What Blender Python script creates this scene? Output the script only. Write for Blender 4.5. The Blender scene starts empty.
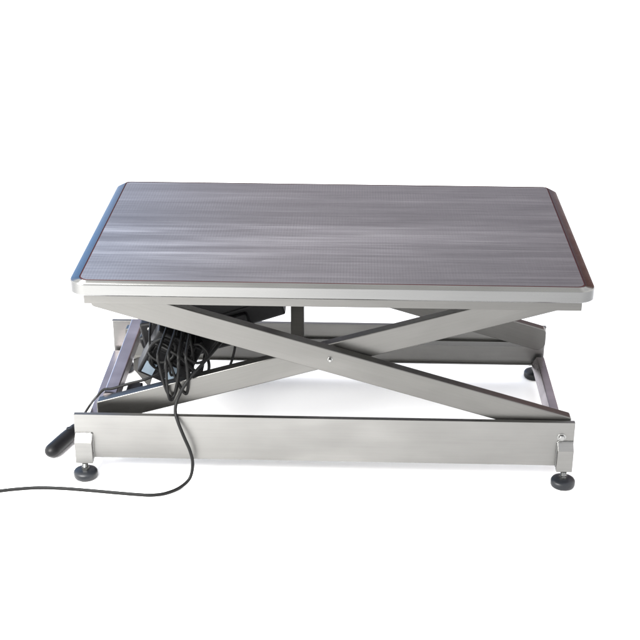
import bpy, bmesh, math, random
from mathutils import Vector, Matrix

random.seed(4)
scene = bpy.context.scene
COL = scene.collection

# ------------------------------------------------------------------ camera
cam_data = bpy.data.cameras.new('camera')
cam = bpy.data.objects.new('camera', cam_data)
COL.objects.link(cam)
cam_data.sensor_width = 36.0
cam_data.lens = 36.0 * 1331.4 / 640.0
cam_data.clip_start = 0.05
cam_data.clip_end = 500.0
Rx = Matrix.Rotation(1.1435, 4, 'X')
Rz = Matrix.Rotation(0.026, 4, 'Z')
Rr = Matrix.Rotation(0.005, 4, 'Z')
cam.matrix_world = Matrix.Translation((0.064, -3.2607, 1.8011)) @ Rz @ Rx @ Rr
scene.camera = cam

# ------------------------------------------------------------------ exposure
scene.view_settings.view_transform = 'Standard'
scene.view_settings.look = 'None'
scene.view_settings.exposure = 0.0
scene.view_settings.gamma = 1.0
scene.cycles.max_bounces = 10
scene.cycles.diffuse_bounces = 6
scene.cycles.glossy_bounces = 6

# ------------------------------------------------------------------ world: soft surround, coloured to shape reflections
world = bpy.data.worlds.new('World')
scene.world = world
world.use_nodes = True
nt = world.node_tree
nt.nodes.clear()


def N(tree, typ, **kw):
    n = tree.nodes.new(typ)
    for k, v in kw.items():
        setattr(n, k, v)
    return n


def build_world():
    L = nt.links.new
    out = N(nt, 'ShaderNodeOutputWorld')
    bg = N(nt, 'ShaderNodeBackground')
    tc = N(nt, 'ShaderNodeTexCoord')
    sep = N(nt, 'ShaderNodeSeparateXYZ')
    L(tc.outputs['Generated'], sep.inputs[0])
    az = N(nt, 'ShaderNodeMath', operation='ARCTAN2')       # 0 straight ahead (+Y), + to the right
    L(sep.outputs['X'], az.inputs[0]); L(sep.outputs['Y'], az.inputs[1])
    def ramp(src, lo, hi, stops, interp='EASE'):
        mr = N(nt, 'ShaderNodeMapRange')
        mr.inputs['From Min'].default_value = lo
        mr.inputs['From Max'].default_value = hi
        L(src, mr.inputs['Value'])
        cr = N(nt, 'ShaderNodeValToRGB')
        cr.color_ramp.interpolation = interp
        el = cr.color_ramp.elements
        while len(el) > 1:
            el.remove(el[-1])
        first = True
        for p, c in stops:
            p = (p - lo) / (hi - lo)
            if first:
                el[0].position = p; e = el[0]; first = False
            else:
                e = el.new(p)
            e.color = (c[0], c[1], c[2], 1)
        L(mr.outputs['Result'], cr.inputs['Fac'])
        return cr.outputs['Color']
    # unseen surround by direction, shaped for the metal's reflections (0..1 colours, scaled below)
    D = math.radians
    side = ramp(az.outputs[0], -math.pi, math.pi, [
        (D(-180), (.50, .50, .49)), (D(-125), (1.35, 1.34, 1.31)), (D(-70), (1.3, 1.31, 1.32)), (D(-42), (.30, .42, .66)),
        (D(-24), (.13, .25, .46)), (D(-14), (.19, .21, .28)), (D(-4), (.160, .150, .172)), (D(8), (.12, .113, .132)),
        (D(16), (.10, .085, .10)), (D(22), (.085, .040, .034)), (D(40), (.17, .11, .10)),
        (D(62), (.95, .94, .93)), (D(130), (.90, .89, .88)), (D(180), (.50, .50, .49))])
    # elevation mask: above ~50 deg everything is the bright overhead
    up = ramp(sep.outputs['Z'], 0.0, 1.0, [(0.0, (0, 0, 0)), (.50, (0, 0, 0)), (.80, (1, 1, 1))])
    mix = N(nt, 'ShaderNodeMix', data_type='RGBA')
    L(up, mix.inputs['Factor']); L(side, mix.inputs['A'])
    mix.inputs['B'].default_value = (.62, .63, .66, 1)
    L(mix.outputs['Result'], bg.inputs['Color'])
    bg.inputs['Strength'].default_value = 3.55
    L(bg.outputs[0], out.inputs[0])


build_world()

# unseen lamp added at the left front to make brightness fall off rightwards
ld = bpy.data.lights.new('added_falloff_lamp', 'AREA')
ld.shape = 'DISK'; ld.size = 1.1; ld.energy = 140.0; ld.color = (1.0, .99, .965)
lo = bpy.data.objects.new('added_falloff_lamp', ld)
COL.objects.link(lo)
lo.location = (-1.25, -1.35, 1.35)
lo.rotation_euler = (Vector((-.75, -1.0, 0)) - lo.location).to_track_quat('-Z', 'Y').to_euler()

# ------------------------------------------------------------------ material helpers
def principled(name):
    m = bpy.data.materials.new(name)
    m.use_nodes = True
    t = m.node_tree
    b = t.nodes['Principled BSDF']
    return m, t, b


def metal(name, base=(.42, .42, .415), rough=.32, axis='X', streak=.12, blotch=.12, bump=.02, hi=None, fine=260.0):
    """brushed stainless steel, grain running along one local axis"""
    m, t, b = principled(name)
    L = t.links.new
    b.inputs['Metallic'].default_value = 1.0
    tc = N(t, 'ShaderNodeTexCoord')
    def noise(sc, detail, rot=(0, 0, 0), rgh=.55):
        mp = N(t, 'ShaderNodeMapping')
        mp.inputs['Scale'].default_value = sc
        mp.inputs['Rotation'].default_value = rot
        L(tc.outputs['Object'], mp.inputs[0])
        nz = N(t, 'ShaderNodeTexNoise')
        nz.inputs['Scale'].default_value = 1.0
        nz.inputs['Detail'].default_value = detail
        nz.inputs['Roughness'].default_value = rgh
        L(mp.outputs[0], nz.inputs[0])
        return nz.outputs['Fac']
    long, f2 = 5.0, fine * .35
    sc1 = {'X': (long, fine, fine), 'Y': (fine, long, fine), 'Z': (fine, fine, long)}[axis]
    g = noise(sc1, 3.0)
    sc2 = {'X': (1.6, 26, 26), 'Y': (26, 1.6, 26), 'Z': (26, 26, 1.6)}[axis]
    g2 = noise(sc2, 5.0, rgh=.65)
    bl = noise((4.5, 7, 7), 4.0)
    def madd(a, k, c):
        n = N(t, 'ShaderNodeMath', operation='MULTIPLY_ADD')
        L(a, n.inputs[0]); n.inputs[1].default_value = k
        if isinstance(c, (int, float)): n.inputs[2].default_value = c
        else: L(c, n.inputs[2])
        return n.outputs[0]
    v = madd(g, streak * 2, 1 - streak)
    v = madd(g2, streak * 2.4, madd(v, 1.0, -streak * 1.2))
    v = madd(bl, blotch * 2, madd(v, 1.0, -blotch))  # random tone that also stands in for uneven reflections
    # highlight patches put into the colour: brighter smudges with soft uneven edges
    sm = N(t, 'ShaderNodeMapRange', interpolation_type='SMOOTHSTEP')
    sm.inputs['From Min'].default_value = .48; sm.inputs['From Max'].default_value = .80
    L(noise((3.2, 11, 11), 2.5, rgh=.5), sm.inputs['Value'])
    v = madd(sm.outputs['Result'], blotch * .9, v)
    col = N(t, 'ShaderNodeMix', data_type='RGBA', blend_type='MULTIPLY')
    col.inputs['Factor'].default_value = 1.0
    col.inputs['A'].default_value = (*base, 1)
    L(v, col.inputs['B'])
    L(col.outputs['Result'], b.inputs['Base Color'])
    L(madd(g2, .18, madd(bl, .16, rough - .17)), b.inputs['Roughness'])
    bp = N(t, 'ShaderNodeBump')
    bp.inputs['Strength'].default_value = bump * 10
    bp.inputs['Distance'].default_value = .0004
    L(g, bp.inputs['Height'])
    L(bp.outputs[0], b.inputs['Normal'])
    return m


def plastic(name, col, rough=.45, spec=.5, bump=.1):
    m, t, b = principled(name)
    L = t.links.new
    tc = N(t, 'ShaderNodeTexCoord')
    nz = N(t, 'ShaderNodeTexNoise')
    nz.inputs['Scale'].default_value = 60
    nz.inputs['Detail'].default_value = 5
    L(tc.outputs['Object'], nz.inputs[0])
    cr = N(t, 'ShaderNodeValToRGB')
    cr.color_ramp.elements[0].color = (*[c * .7 for c in col], 1)
    cr.color_ramp.elements[1].color = (*[min(1, c * 1.35) for c in col], 1)
    L(nz.outputs['Fac'], cr.inputs[0]); L(cr.outputs[0], b.inputs['Base Color'])
    mr = N(t, 'ShaderNodeMapRange')
    mr.inputs['To Min'].default_value = rough - .08
    mr.inputs['To Max'].default_value = rough + .1
    L(nz.outputs['Fac'], mr.inputs['Value']); L(mr.outputs[0], b.inputs['Roughness'])
    b.inputs['Specular IOR Level'].default_value = spec
    bp = N(t, 'ShaderNodeBump')
    bp.inputs['Strength'].default_value = bump
    bp.inputs['Distance'].default_value = .001
    L(nz.outputs['Fac'], bp.inputs['Height']); L(bp.outputs[0], b.inputs['Normal'])
    return m


def table_material():
    """worn, long-grained steel sheet: pale rubbed streaks along the length on a darker lavender steel"""
    m, t, b = principled('brushed_tabletop_steel')
    L = t.links.new
    b.inputs['Metallic'].default_value = 1.0
    tc = N(t, 'ShaderNodeTexCoord')
    def noise(sc, detail, rgh=.55, loc=(0, 0, 0), dist=0.0):
        mp = N(t, 'ShaderNodeMapping')
        mp.inputs['Scale'].default_value = sc
        mp.inputs['Location'].default_value = loc
        L(tc.outputs['Object'], mp.inputs[0])
        nz = N(t, 'ShaderNodeTexNoise')
        nz.inputs['Scale'].default_value = 1.0
        nz.inputs['Detail'].default_value = detail
        nz.inputs['Roughness'].default_value = rgh
        nz.inputs['Distortion'].default_value = dist
        L(mp.outputs[0], nz.inputs[0])
        return nz.outputs['Fac']
    def math_(op, a, c, d=None):
        n = N(t, 'ShaderNodeMath', operation=op)
        for i, v in enumerate((a, c, d)):
            if v is None: continue
            if isinstance(v, (int, float)): n.inputs[i].default_value = v
            else: L(v, n.inputs[i])
        return n.outputs[0]
    def rng(src, a0, a1, b0, b1):
        mr = N(t, 'ShaderNodeMapRange', interpolation_type='SMOOTHSTEP')
        for k, v in (('From Min', a0), ('From Max', a1), ('To Min', b0), ('To Max', b1)):
            mr.inputs[k].default_value = v
        L(src, mr.inputs['Value'])
        return mr.outputs['Result']
    bands = noise((.8, 11, 1), 4.0, .6, (3.1, .7, 0))
    streaks = noise((2.2, 75, 1), 4.0, .65)
    fine = noise((7, 230, 1), 3.0, .7)
    cross = noise((230, 14, 1), 2.0, .5)                     # faint ribs across the grain
    patches = noise((3.5, 7, 1), 3.0, .6, (1, 5, 0))
    light = rng(bands, .44, .68, 0, 1)
    light = math_('MULTIPLY', light, rng(streaks, .25, .75, .4, 1.0))
    sx = N(t, 'ShaderNodeSeparateXYZ'); L(tc.outputs['Object'], sx.inputs[0])
    # pale streaks are strongest towards the left and across the middle of the sheet
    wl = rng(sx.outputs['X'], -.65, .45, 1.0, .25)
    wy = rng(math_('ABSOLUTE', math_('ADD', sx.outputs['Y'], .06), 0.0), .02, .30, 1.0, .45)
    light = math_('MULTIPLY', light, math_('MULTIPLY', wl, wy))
    v = math_('MULTIPLY_ADD', light, .95, .70)
    v = math_('MULTIPLY_ADD', streaks, .34, math_('SUBTRACT', v, .17))
    v = math_('MULTIPLY_ADD', fine, .40, math_('SUBTRACT', v, .20))
    v = math_('MULTIPLY_ADD', cross, .07, math_('SUBTRACT', v, .035))
    # regular fine ribs rolled across the sheet, worn away in places
    rib = math_('SINE', math_('MULTIPLY', sx.outputs['X'], 2 * math.pi / .0075), 0.0)
    rib = math_('MULTIPLY', rib, math_('MULTIPLY', rng(patches, .38, .66, .004, .050), rng(sx.outputs['X'], -.1, .5, 1.0, .35)))
    v = math_('ADD', v, rib)
    v = math_('MULTIPLY_ADD', patches, .30, math_('SUBTRACT', v, .15))
    col = N(t, 'ShaderNodeMix', data_type='RGBA', blend_type='MULTIPLY')
    col.inputs['Factor'].default_value = 1.0
    col.inputs['A'].default_value = (.51, .505, .485, 1)
    L(v, col.inputs['B'])
    L(col.outputs['Result'], b.inputs['Base Color'])
    L(math_('MULTIPLY_ADD', light, .06, math_('MULTIPLY_ADD', streaks, .14, .17)), b.inputs['Roughness'])
    bp = N(t, 'ShaderNodeBump')
    bp.inputs['Strength'].default_value = .18
    bp.inputs['Distance'].default_value = .0003
    L(math_('ADD', fine, math_('MULTIPLY', cross, .15)), bp.inputs['Height'])
    L(bp.outputs[0], b.inputs['Normal'])
    return m


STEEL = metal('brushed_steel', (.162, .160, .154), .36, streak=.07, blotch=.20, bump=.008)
STEEL_SHADED = metal('brushed_steel_shaded', (.106, .104, .099), .36, streak=.07, blotch=.19, bump=.006)  # rail steel darkened: shade under the tabletop is put into the colour
STEEL_Y = metal('brushed_steel_crosswise', (.33, .30, .315), .30, axis='Y', streak=.06, blotch=.35, bump=.003)  # pinkish tint puts a reddish reflection into the colour
RIM = metal('polished_rim_steel', (.142, .142, .139), .22, streak=.05, blotch=.08, bump=.006)
BOLT = metal('bright_bolt_steel', (.22, .22, .215), .25, blotch=.1, bump=.01)
TOP = table_material()
DARK = metal('dark_steel', (.028, .027, .025), .4)
RED_LINE = plastic('dark_red_line', (.030, .007, .007), .6, .12)  # colour imitates a dark reddish reflection along the rim
BLACK = plastic('black_plastic', (.004, .004, .0045), .40, .16)
CABLE = plastic('black_cable_rubber', (.004, .004, .004), .5, .14)
RUBBER = plastic('black_rubber', (.006, .007, .009), .40, .3)
TAG = plastic('pale_blue_sticker', (.12, .15, .18), .35, .4, .02)


# ------------------------------------------------------------------ mesh helpers
def obj(name, bm, mat, parent=None, bevel=0.0, smooth=False, seg=2):
    me = bpy.data.meshes.new(name)
    bmesh.ops.recalc_face_normals(bm, faces=bm.faces[:])
    bm.to_mesh(me); bm.free()
    me.materials.append(mat)
    if smooth:
        for p in me.polygons: p.use_smooth = True
    o = bpy.data.objects.new(name, me)
    COL.objects.link(o)
    if parent: o.parent = parent
    if bevel:
        b = o.modifiers.new('bevel', 'BEVEL')
        b.width = bevel; b.segments = seg; b.limit_method = 'ANGLE'; b.angle_limit = math.radians(35)
        b.harden_normals = False
    return o


def box(bm, x0, x1, y0, y1, z0, z1, M=None):
    vs = [bm.verts.new((x, y, z)) for x in (x0, x1) for y in (y0, y1) for z in (z0, z1)]
    for f in ((0, 1, 3, 2), (4, 6, 7, 5), (0, 4, 5, 1), (2, 3, 7, 6), (0, 2, 6, 4), (1, 5, 7, 3)):
        bm.faces.new([vs[i] for i in f])
    if M: bmesh.ops.transform(bm, matrix=M, verts=vs)
    return vs


def prism(bm, pts, a0, a1, axis='y', M=None):
    """closed outline extruded along an axis; pts are the two other coordinates in order"""
    def mk(p, a):
        return {'y': (p[0], a, p[1]), 'x': (a, p[0], p[1]), 'z': (p[0], p[1], a)}[axis]
    A = [bm.verts.new(mk(p, a0)) for p in pts]
    B = [bm.verts.new(mk(p, a1)) for p in pts]
    bm.faces.new(A); bm.faces.new(B[::-1])
    n = len(pts)
    for i in range(n):
        bm.faces.new((A[i], B[i], B[(i + 1) % n], A[(i + 1) % n]))
    if M: bmesh.ops.transform(bm, matrix=M, verts=A + B)


def rounded(pts, radii, n=6):
    """round the corners of an outline"""
    out = []
    m = len(pts)
    for i, p in enumerate(pts):
        r = radii[i] if isinstance(radii, (list, tuple)) else radii
        p = Vector(p); a = Vector(pts[i - 1]); b = Vector(pts[(i + 1) % m])
        if r <= 0:
            out.append(tuple(p)); continue
        u = (a - p).normalized(); w = (b - p).normalized()
        ang = u.angle(w)
        d = min(r / math.tan(ang / 2), (a - p).length * .49, (b - p).length * .49)
        rr = d * math.tan(ang / 2)
        c = p + (u + w).normalized() * (rr / math.sin(ang / 2))
        s = p + u * d - c; e = p + w * d - c
        a0 = math.atan2(s.y, s.x); a1 = math.atan2(e.y, e.x)
        dl = (a1 - a0 + math.pi) % (2 * math.pi) - math.pi
        for k in range(n + 1):
            t = a0 + dl * k / n
            out.append((c.x + rr * math.cos(t), c.y + rr * math.sin(t)))
    return out


def lathe(bm, prof, c, n=40, M=None):
    """prof: (radius, z) from bottom to top, about a vertical axis through c"""
    rings = []
    allv = []
    for r, z in prof:
        ring = [bm.verts.new((c[0] + r * math.cos(2 * math.pi * k / n), c[1] + r * math.sin(2 * math.pi * k / n), c[2] + z)) for k in range(n)]
        rings.append(ring); allv += ring
    bm.faces.new(rings[0][::-1]); bm.faces.new(rings[-1])
    for a, b in zip(rings, rings[1:]):
        for k in range(n):
            bm.faces.new((a[k], a[(k + 1) % n], b[(k + 1) % n], b[k]))
    if M: bmesh.ops.transform(bm, matrix=M, verts=allv)


def spline(pts, sub=10):
    P = [Vector(p) for p in pts]
    P = [P[0] * 2 - P[1]] + P + [P[-1] * 2 - P[-2]]
    out = []
    for i in range(1, len(P) - 2):
        p0, p1, p2, p3 = P[i - 1:i + 3]
        for k in range(sub):
            t = k / sub
            out.append(.5 * ((2 * p1) + (p2 - p0) * t + (2 * p0 - 5 * p1 + 4 * p2 - p3) * t * t + (3 * p1 - p0 - 3 * p2 + p3) * t ** 3))
    out.append(P[-2])
    return out


def tube(bm, pts, r, sub=10, n=12, radii=None):
    S = spline(pts, sub) if sub else [Vector(p) for p in pts]
    prev = None; rings = []
    for i, p in enumerate(S):
        d = (S[min(i + 1, len(S) - 1)] - S[max(i - 1, 0)]).normalized()
        if prev is None:
            u = d.orthogonal().normalized()
        else:
            u = (prev - d * prev.dot(d)).normalized()
        prev = u
        w = d.cross(u)
        rr = radii[i] if radii else r
        rings.append([bm.verts.new(p + (u * math.cos(2 * math.pi * k / n) + w * math.sin(2 * math.pi * k / n)) * rr) for k in range(n)])
    for a, b in zip(rings, rings[1:]):
        for k in range(n):
            bm.faces.new((a[k], a[(k + 1) % n], b[(k + 1) % n], b[k]))
    bm.faces.new(rings[0][::-1]); bm.faces.new(rings[-1])


def empty(name, label, cat, loc=(0, 0, 0)):
    o = bpy.data.objects.new(name, None)
    COL.objects.link(o)
    o.location = loc
    o.empty_display_size = .1
    o['label'] = label; o['category'] = cat
    return o


# ------------------------------------------------------------------ floor
def build_floor():
    m, t, b = principled('white_floor')
    tc = N(t, 'ShaderNodeTexCoord')
    nz = N(t, 'ShaderNodeTexNoise'); nz.inputs['Scale'].default_value = 3; nz.inputs['Detail'].default_value = 6
    t.links.new(tc.outputs['Object'], nz.inputs[0])
    cr = N(t, 'ShaderNodeValToRGB')
    cr.color_ramp.elements[0].color = (.90, .90, .90, 1)
    cr.color_ramp.elements[1].color = (.93, .93, .93, 1)
    t.links.new(nz.outputs['Fac'], cr.inputs[0]); t.links.new(cr.outputs[0], b.inputs['Base Color'])
    b.inputs['Roughness'].default_value = .9
    b.inputs['Specular IOR Level'].default_value = .1
    bm = bmesh.new()
    vs = [bm.verts.new((150 * math.cos(a), 150 * math.sin(a), 0)) for a in [2 * math.pi * k / 64 for k in range(64)]]
    bm.faces.new(vs)
    o = obj('floor', bm, m)
    o['kind'] = 'structure'


build_floor()

# ------------------------------------------------------------------ lift table
T = empty('lift_table', 'low stainless steel scissor lift table with a dark brushed top and black levelling feet', 'lift table')

# dimensions (metres)
TX0, TX1, TY0, TY1, TZ = -.611, .639, -.372, .368, .578
RZ0, RZ1 = .051, .175
YF, YR = -.295, .295
XL, XR = -.640, .633


def rounded_rect(x0, x1, y0, y1, r, n=8):
    if isinstance(r, (int, float)): r = [r] * 4
    return rounded([(x0, y0), (x1, y0), (x1, y1), (x0, y1)], r, n)


def build_top():
    # body: side skirt + sloping rim as one ring, then the sheet as the top face
    R = [.040, .036, .030, .030]
    def loop(ins, z, dr=0, k=1.0):
        fy = ins * k
        return [(x, y, z) for x, y in rounded_rect(TX0 + ins, TX1 - ins, TY0 + fy, TY1 - fy, [max(.006, r - dr) for r in R])]
    bm = bmesh.new()
    # rolled skirt: underside lip, vertical face, small roll, sloping rim (wide at the ends, narrow along the sides), drop to the sheet
    prof = [(.030, .5385, .025, 1), (.004, .5375, .003, 1), (0, .541, 0, 1), (0, .5422, 0, 1), (0, .5655, 0, 1), (0, .5668, 0, 1), (.0010, .5695, 0, 1), (.0035, .5712, .0, .5),
            (.0215, .5772, .014, .15), (.0240, .5776, .015, .18), (.0245, .5745, .016, .19)]
    rings = []
    for ins, z, dr, k in prof:
        rings.append([bm.verts.new(p) for p in loop(ins, z, dr, k)])
    n = len(rings[0])
    for a, b in zip(rings, rings[1:]):
        for k in range(n):
            bm.faces.new((a[k], a[(k + 1) % n], b[(k + 1) % n], b[k]))
    rim = obj('rim', bm, RIM)
    for p in rim.data.polygons: p.use_smooth = True
    em = rim.modifiers.new('edge', 'EDGE_SPLIT'); em.split_angle = math.radians(22)
    bm = bmesh.new()
    pr = rounded_rect(TX0 + .0270, TX1 - .0270, TY0 + .0100, TY1 - .0090, [r - .017 for r in R])
    prism(bm, pr, .560, .5772, 'z')
    top = obj('tabletop', bm, TOP, T)
    rim.parent = top
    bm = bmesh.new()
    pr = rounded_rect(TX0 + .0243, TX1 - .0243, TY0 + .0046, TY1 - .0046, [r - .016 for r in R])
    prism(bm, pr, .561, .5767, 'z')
    obj('red_line_strip', bm, RED_LINE, top)  # added strip, its colour painting in a dark reddish reflected line
    # underframe: folded steel frame set in from the edge
    bm = bmesh.new()
    fx0, fx1, fy0, fy1 = -.581, .613, -.342, .338
    t = .03
    z0, z1 = .5055, .5595
    box(bm, fx0, fx1, fy0, fy0 + t, z0, z1)
    box(bm, fx0, fx1, fy1 - t, fy1, z0, z1)
    box(bm, fx0, fx0 + t, fy0 + t, fy1 - t, z0, z1)
    box(bm, fx1 - t, fx1, fy0 + t, fy1 - t, z0, z1)
    obj('underframe', bm, STEEL_SHADED, T, .0015)
    bm = bmesh.new()
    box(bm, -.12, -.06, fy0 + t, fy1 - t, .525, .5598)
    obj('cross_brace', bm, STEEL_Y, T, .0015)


build_top()


def channel(name, y_out, inward, x0, x1, z0, z1, mat, lip=.014, t=.003):
    s = inward
    yo = y_out
    pts = [(yo, z0), (yo + s * lip, z0), (yo + s * lip, z0 + t), (yo + s * t, z0 + t),
           (yo + s * t, z1 - t), (yo + s * lip, z1 - t), (yo + s * lip, z1), (yo, z1)]
    bm = bmesh.new()
    prism(bm, pts, x0, x1, 'x')
    return obj(name, bm, mat, T, .0008)


def bolt(parent, c, r=.009, h=.006, axis='-y', name='bolt'):
    bm = bmesh.new()
    hexa = 6
    rot = Matrix.Translation(c) @ Matrix.Rotation(math.radians(90 if axis == '-y' else -90), 4, 'X')
    lathe(bm, [(r * 1.45, 0), (r * 1.45, .0012), (r * 1.3, .0016)], (0, 0, 0), 28, rot)
    lathe(bm, [(r, .0016), (r, h), (r * .8, h + .0015)], (0, 0, 0), hexa, rot)
    return obj(name, bm, BOLT, parent, .0005)


front_rail = channel('base_rail', YF, 1, XL, XR, RZ0, RZ1, STEEL)
rear_rail = channel('base_rail', YR, -1, XL, XR, RZ0, RZ1, STEEL)
for rl, sg in ((front_rail, 1), (rear_rail, -1)):
    bm = bmesh.new()
    yb = (YF if sg > 0 else YR) + sg * .0031
    ya, yb = sorted((yb, yb + sg * .0125))
    box(bm, -.60, .585, ya, yb, .113, .127)
    obj('roller_track', bm, RIM, rl, .001)
bolt(front_rail, (.6015, YF, .1335), .008)
bolt(rear_rail, (.608, YR - .003, .133), .008)


def side_member(xo, s):
    # hollow bar closing the base between the rails, with a low guide flange on the inner side
    bm = bmesh.new()
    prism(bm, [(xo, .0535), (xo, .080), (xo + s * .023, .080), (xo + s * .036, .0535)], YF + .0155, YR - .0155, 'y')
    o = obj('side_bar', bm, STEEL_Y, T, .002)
    return o


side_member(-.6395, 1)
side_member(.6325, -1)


# welded foot sockets at the rail ends, and the levelling feet
def foot(x, ydir):
    y = YF if ydir < 0 else YR
    w = .017
    xa = x - w if x > 0 else XL + .001
    xb = XR - .001 if x > 0 else x + w
    bm = bmesh.new()
    d = .019
    pts = [(y, .043), (y + ydir * d, .043), (y + ydir * d, .103), (y + ydir * .002, .121), (y, .121)]
    pts = [(y + ydir * .0003 if i in (0, 4) else p[0], p[1]) for i, p in enumerate(pts)]
    prism(bm, pts, xa, xb, 'x')
    so = obj('foot_socket', bm, STEEL, T, .0018)
    bm = bmesh.new()
    xi = xa if x > 0 else xb
    wp = [(xi + random.uniform(-.0004, .0004), y + ydir * .0006, .048 + .0735 * k / 24) for k in range(25)]
    rr = [.0016 + .0007 * abs(math.sin(k * 1.9)) for k in range(25)]
    tube(bm, wp, 0, 0, 8, rr)
    wp = [(xa + (xb - xa) * k / 12, y + ydir * .001, .1215 + random.uniform(-.0004, .0004)) for k in range(13)]
    tube(bm, wp, 0, 0, 8, [.0018 + .0008 * abs(math.sin(k * 1.7)) for k in range(13)])
    obj('weld_bead', bm, RIM, so, 0, True)
    fx = (xa + xb) / 2
    fy = y + ydir * .0125
    f = bpy.data.objects.new('levelling_foot', None)
    bm = bmesh.new()
    lathe(bm, [(.0, 0), (.026, 0), (.0295, .002), (.031, .006), (.031, .0155), (.0285, .0195), (.022, .0215), (.012, .0225), (.0, .0228)], (fx, fy, 0), 48)
    bmesh.ops.remove_doubles(bm, verts=bm.verts[:], dist=1e-6)
    fo = obj('levelling_foot', bm, RUBBER, T, 0, True)
    bm = bmesh.new()
    prof = [(.0095, .0222), (.0095, .031)]
    lathe(bm, [(.0105, .0222), (.0105, .0305)], (fx, fy, 0), 6)
    z = .0306
    pr = []
    while z < .0426:
        pr += [(.0068, z), (.0078, z + .0006)]
        z += .0014
    lathe(bm, pr, (fx, fy, 0), 24)
    obj('stud', bm, BOLT, fo)


for fxx in (-.612, .609):
    for yd in (-1, 1):
        foot(fxx, yd)


# scissor arms: rectangular tubes with blunt vertical ends
def arm(y0, y1, x0, z0, x1, z1, h=.0325, r=(.010, .010, .010, .010)):
    pts = rounded([(x0, z0 - h), (x1, z1 - h), (x1, z1 + h), (x0, z0 + h)], list(r))
    c = Vector(((x0 + x1) / 2, (y0 + y1) / 2, (z0 + z1) / 2))
    a = math.atan2(z1 - z0, x1 - x0)
    ca, sa = math.cos(a), math.sin(a)
    loc = [((x - c.x) * ca + (z - c.z) * sa, -(x - c.x) * sa + (z - c.z) * ca) for x, z in pts]
    bm = bmesh.new()
    prism(bm, loc, y0 - c.y, y1 - c.y, 'y')
    o = obj('scissor_arm', bm, STEEL_SHADED, T, .0025, seg=3)
    o.location = c
    o.rotation_euler = (0, -a, 0)          # grain runs along the arm
    return o


def cA(x): return .4744 - .2983 * (x + .5933) + .0325     # centre line of the arm falling to the right
def cB(x): return .1549 + .2925 * (x + .4746) + .0325     # centre line of the arm rising to the right


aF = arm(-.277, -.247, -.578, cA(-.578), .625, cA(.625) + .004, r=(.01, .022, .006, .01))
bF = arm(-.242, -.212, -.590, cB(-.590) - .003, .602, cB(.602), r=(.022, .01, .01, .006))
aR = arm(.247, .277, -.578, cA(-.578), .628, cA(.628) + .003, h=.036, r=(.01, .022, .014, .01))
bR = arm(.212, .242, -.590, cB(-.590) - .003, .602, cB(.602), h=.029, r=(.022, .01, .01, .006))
bo = bolt(T, (.0118, -.277, .3345), .0045, .008, name='pivot_bolt')


def washer_stack():
    # pivot pins through each crossing pair
    for y0, y1 in ((-.248, -.2405), (.2405, .2485)):
        bm = bmesh.new()
        M = Matrix.Translation((.0118, y0, .336)) @ Matrix.Rotation(math.radians(-90), 4, 'X')
        lathe(bm, [(.022, 0), (.022, y1 - y0)], (0, 0, 0), 28, M)
        obj('pivot_pin', bm, BOLT, T)


washer_stack()

# cross tubes joining front and rear scissor pairs
bm = bmesh.new()
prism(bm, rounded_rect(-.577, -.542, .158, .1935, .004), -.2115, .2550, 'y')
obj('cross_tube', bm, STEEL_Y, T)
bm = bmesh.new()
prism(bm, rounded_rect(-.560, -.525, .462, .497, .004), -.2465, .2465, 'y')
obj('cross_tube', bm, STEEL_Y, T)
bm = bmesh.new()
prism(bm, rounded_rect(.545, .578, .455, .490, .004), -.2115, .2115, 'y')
obj('cross_tube', bm, STEEL_Y, T)


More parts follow.
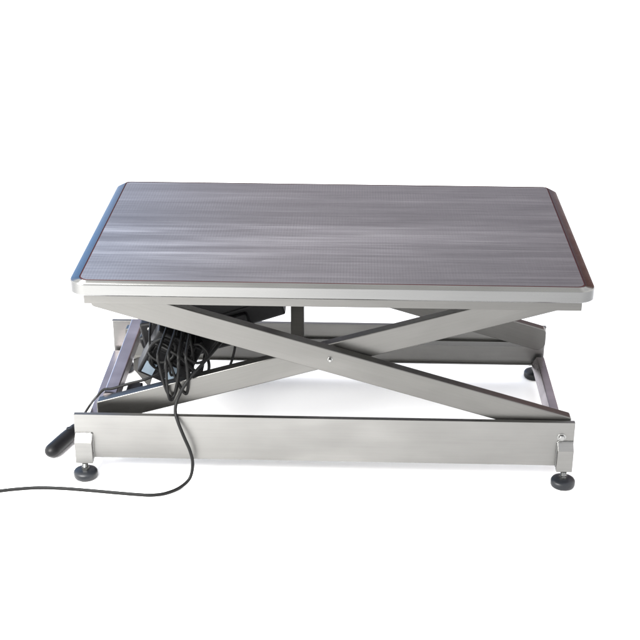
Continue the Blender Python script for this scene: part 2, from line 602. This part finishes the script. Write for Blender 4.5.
# ------------------------------------------------------------------ drive: motor, gear box, actuator
def build_drive():
    # dark drop bracket under the top
    bm = bmesh.new()
    box(bm, -.099, -.064, -.012, .030, .262, .5245)
    obj('drop_bracket', bm, DARK, T, .002)
    # inclined actuator body
    a = Vector((-.505, .03, .225)); b = Vector((-.075, .01, .375))
    d = (b - a).normalized()
    ang = math.atan2(d.z, d.x)
    M = Matrix.Translation(a) @ Matrix.Rotation(-ang, 4, 'Y')
    act = None
    bm = bmesh.new()
    prism(bm, rounded_rect(-.032, .032, -.030, .030, .010), .0, .405, 'x', M)
    box(bm, .085, .330, -.045, .045, .0305, .122, M)
    act = obj('actuator', bm, BLACK, T, .005)
    bm = bmesh.new()
    MM = M @ Matrix.Rotation(math.radians(90), 4, 'Y')
    lathe(bm, [(.011, .406), (.011, .455)], (0, 0, 0), 24, MM)
    obj('push_rod', bm, BOLT, act)
    # motor can
    bm = bmesh.new()
    MM = M @ Matrix.Translation((.03, 0, -.032)) @ Matrix.Rotation(math.radians(90), 4, 'X') @ Matrix.Translation((0, 0, -.02))
    lathe(bm, [(.036, 0), (.040, .004), (.040, .10), (.036, .106), (.02, .108)], (0, 0, 0), 40, MM)
    obj('motor', bm, BLACK, T, 0, True).modifiers.new('e', 'EDGE_SPLIT')
    # tilted control box with label
    Mb = Matrix.Translation((-.4200, -.085, .238)) @ Matrix.Rotation(math.radians(6), 4, 'Z') @ Matrix.Rotation(math.radians(28), 4, 'Y')
    bm = bmesh.new()
    box(bm, -.065, .065, -.034, .034, -.060, .075, Mb)
    cb = obj('control_box', bm, BLACK, T, .005)
    bm = bmesh.new()
    for k in range(6):
        box(bm, -.05, .05, -.0362, -.0345, .020 + k * .008, .0235 + k * .008, Mb)
    obj('vent_ribs', bm, BLACK, cb, .0005)
    bm = bmesh.new()
    box(bm, -.055, -.025, -.0366, -.0343, -.052, -.018, Mb)
    box(bm, .010, .030, -.0366, -.0343, -.046, -.004, Mb)
    obj('sticker', bm, TAG, cb)
    # second housing behind, towards the middle
    bm = bmesh.new()
    M2 = Matrix.Translation((-.300, .02, .262)) @ Matrix.Rotation(math.radians(-17), 4, 'Y')
    box(bm, -.085, .100, -.04, .05, -.030, .050, M2)
    obj('gear_housing', bm, BLACK, T, .007)
    bm = bmesh.new()
    M3 = Matrix.Translation((-.425, .03, .262)) @ Matrix.Rotation(math.radians(-10), 4, 'Y')
    box(bm, -.075, .11, -.05, .05, -.060, .055, M3)
    ps = obj('power_supply', bm, BLACK, T, .006)
    for q in (-.05, .08):
        bm = bmesh.new()
        MM = M3 @ Matrix.Translation((q, -.0505, .038)) @ Matrix.Rotation(math.radians(90), 4, 'X')
        lathe(bm, [(.0045, 0), (.0045, .002), (.003, .003)], (0, 0, 0), 16, MM)
        obj('screw', bm, BOLT, ps)
    # mounting plate and clevis on the lower cross tube
    bm = bmesh.new()
    prism(bm, [(-.5405, .165), (-.487, .185), (-.487, .120), (-.500, .078), (-.519, .105), (-.5405, .135)], .045, .050, 'y')
    obj('mount_plate', bm, STEEL_SHADED, T, .0008)
    bm = bmesh.new()
    box(bm, -.538, -.498, -.165, -.060, .118, .150)
    obj('clevis', bm, BLACK, T, .004)


build_drive()


# ------------------------------------------------------------------ cables
def build_cables():
    r = .0042
    # bundle of slack cable hung on the drive
    bm = bmesh.new()
    def loop(cx, y, ztop, zbot, w, ph):
        pts = []
        for k in range(15):
            t = k / 14
            a = math.pi * t
            x = cx - w * math.cos(a) * (1 - .25 * math.sin(a)) + ph * math.sin(a) * .02
            z = ztop - (ztop - zbot) * math.sin(a) ** .8
            pts.append((x, y + .006 * math.sin(a * 2 + ph * 7), z))
        pts = [(cx - w * .8, -.10, ztop + .012)] + pts + [(cx + w * .8, -.10, ztop + .008)]
        tube(bm, pts, .0036, 4)
    loop(-.398, -.249, .325, .208, .026, .3)
    loop(-.386, -.256, .315, .199, .016, -.4)
    loop(-.374, -.250, .330, .214, .022, .8)
    tube(bm, [(-.46, -.12, .30), (-.42, -.14, .29), (-.38, -.15, .27), (-.34, -.13, .22), (-.32, -.10, .25), (-.28, -.07, .30)], r)
    tube(bm, [(-.47, -.13, .27), (-.45, -.15, .31), (-.42, -.15, .325), (-.395, -.14, .30), (-.40, -.14, .27)], r)
    tube(bm, [(-.33, -.12, .30), (-.31, -.13, .25), (-.315, -.12, .21), (-.335, -.12, .19)], r)
    tube(bm, [(-.24, -.03, .30), (-.25, -.06, .24), (-.265, -.08, .20), (-.29, -.09, .17)], .0036)
    tube(bm, [(-.36, -.11, .32), (-.35, -.14, .28), (-.352, -.13, .23), (-.36, -.12, .18)], .0036)
    for k in range(6):
        x = -.475 + .024 * k
        z = .315 - .012 * (k % 3)
        tube(bm, [(x, -.02, z), (x + .008, -.10 - .01 * (k % 2), z - .008), (x + .014 * (-1) ** k, -.135, z - .040 - .012 * (k % 3)),
                  (x + .02, -.120, z - .085), (x + .025, -.03, z - .06)], .0032)
    for q in (-.452, -.36):
        tube(bm, [(q, -.118, .29), (q - .012, -.140, .275), (q + .022, -.150, .255), (q + .052, -.142, .272), (q + .03, -.13, .297), (q, -.12, .292)], .0036)
    obj('cable_bundle', bm, CABLE, T, 0, True)
    # mains cord: out of the housing, over the arm, down in front of the rail, away over the floor
    pts = [(-.26, -.06, .30), (-.283, -.14, .300), (-.312, -.215, .2895), (-.350, -.256, .256), (-.374, -.268, .215),
           (-.380, -.288, .188), (-.372, -.305, .165), (-.357, -.318, .130), (-.342, -.322, .090), (-.336, -.326, .055), (-.343, -.338, .020),
           (-.366, -.362, .0062), (-.398, -.388, .0045), (-.430, -.398, .0045), (-.463, -.3975, .0045), (-.53, -.390, .0045),
           (-.593, -.382, .0045), (-.66, -.375, .0045), (-.722, -.3735, .0045), (-.77, -.380, .0045), (-.82, -.392, .0045),
           (-.95, -.43, .0045), (-1.2, -.55, .0045), (-1.45, -.60, .0045)]
    bm = bmesh.new()
    tube(bm, pts, .0043)
    o = obj('power_cord', bm, CABLE, None, 0, True)
    o['label'] = 'thin black power cord hanging down the front rail and trailing left across the floor'
    o['category'] = 'cord'
    # hand control on its lead
    H = empty('hand_control', 'black rounded hand control lying on the floor beside the left end of the base', 'remote control', (-.707, -.152, 0))
    a = Vector((-.7245, -.212, .0215)); b = Vector((-.682, -.090, .0225))
    a -= H.location; b -= H.location
    d = (b - a).normalized()
    bm = bmesh.new()
    L = (b - a).length
    prof = []
    for k in range(9):
        t = math.pi / 2 * k / 8
        prof.append((a - d * .020 + d * .026 * (1 - math.cos(t)), .0208 * math.sin(t) + .0004))
    prof += [(a + d * L * .40, .0212), (a + d * L * .60, .0208), (a + d * L * .72, .0198)]
    for k in range(9):
        t = math.pi / 2 * (1 - k / 8)
        prof.append((b - d * .010 + d * .030 * math.cos(t), .0178 * math.sin(t) + .0008))
    tube(bm, [p for p, _ in prof], 0, 0, 28, [q for _, q in prof])
    for vtx in bm.verts: vtx.co.z = .0003 + vtx.co.z * .88
    obj('handle_body', bm, BLACK, H, 0, True)
    bm = bmesh.new()
    m = (a + b) / 2 + Vector((-.002, 0, .0155))
    for s in (.030,):
        c = m + d * s
        lathe(bm, [(.008, -.002), (.008, .0015), (.006, .0028)], c, 24)
    obj('button', bm, RUBBER, H, 0, False)
    bm = bmesh.new()
    off = H.location
    P = [(-.678, -.078, .0262), (-.670, -.078, .040), (-.658, -.082, .064), (-.644, -.075, .085), (-.622, -.125, .128), (-.598, -.185, .172),
         (-.578, -.197, .1965), (-.555, -.198, .2005), (-.51, -.20, .2170), (-.463, -.20, .232), (-.42, -.17, .245), (-.39, -.09, .26)]
    tube(bm, [Vector(p) - off for p in P], .0036)
    obj('lead', bm, CABLE, H, 0, True)


build_cables()
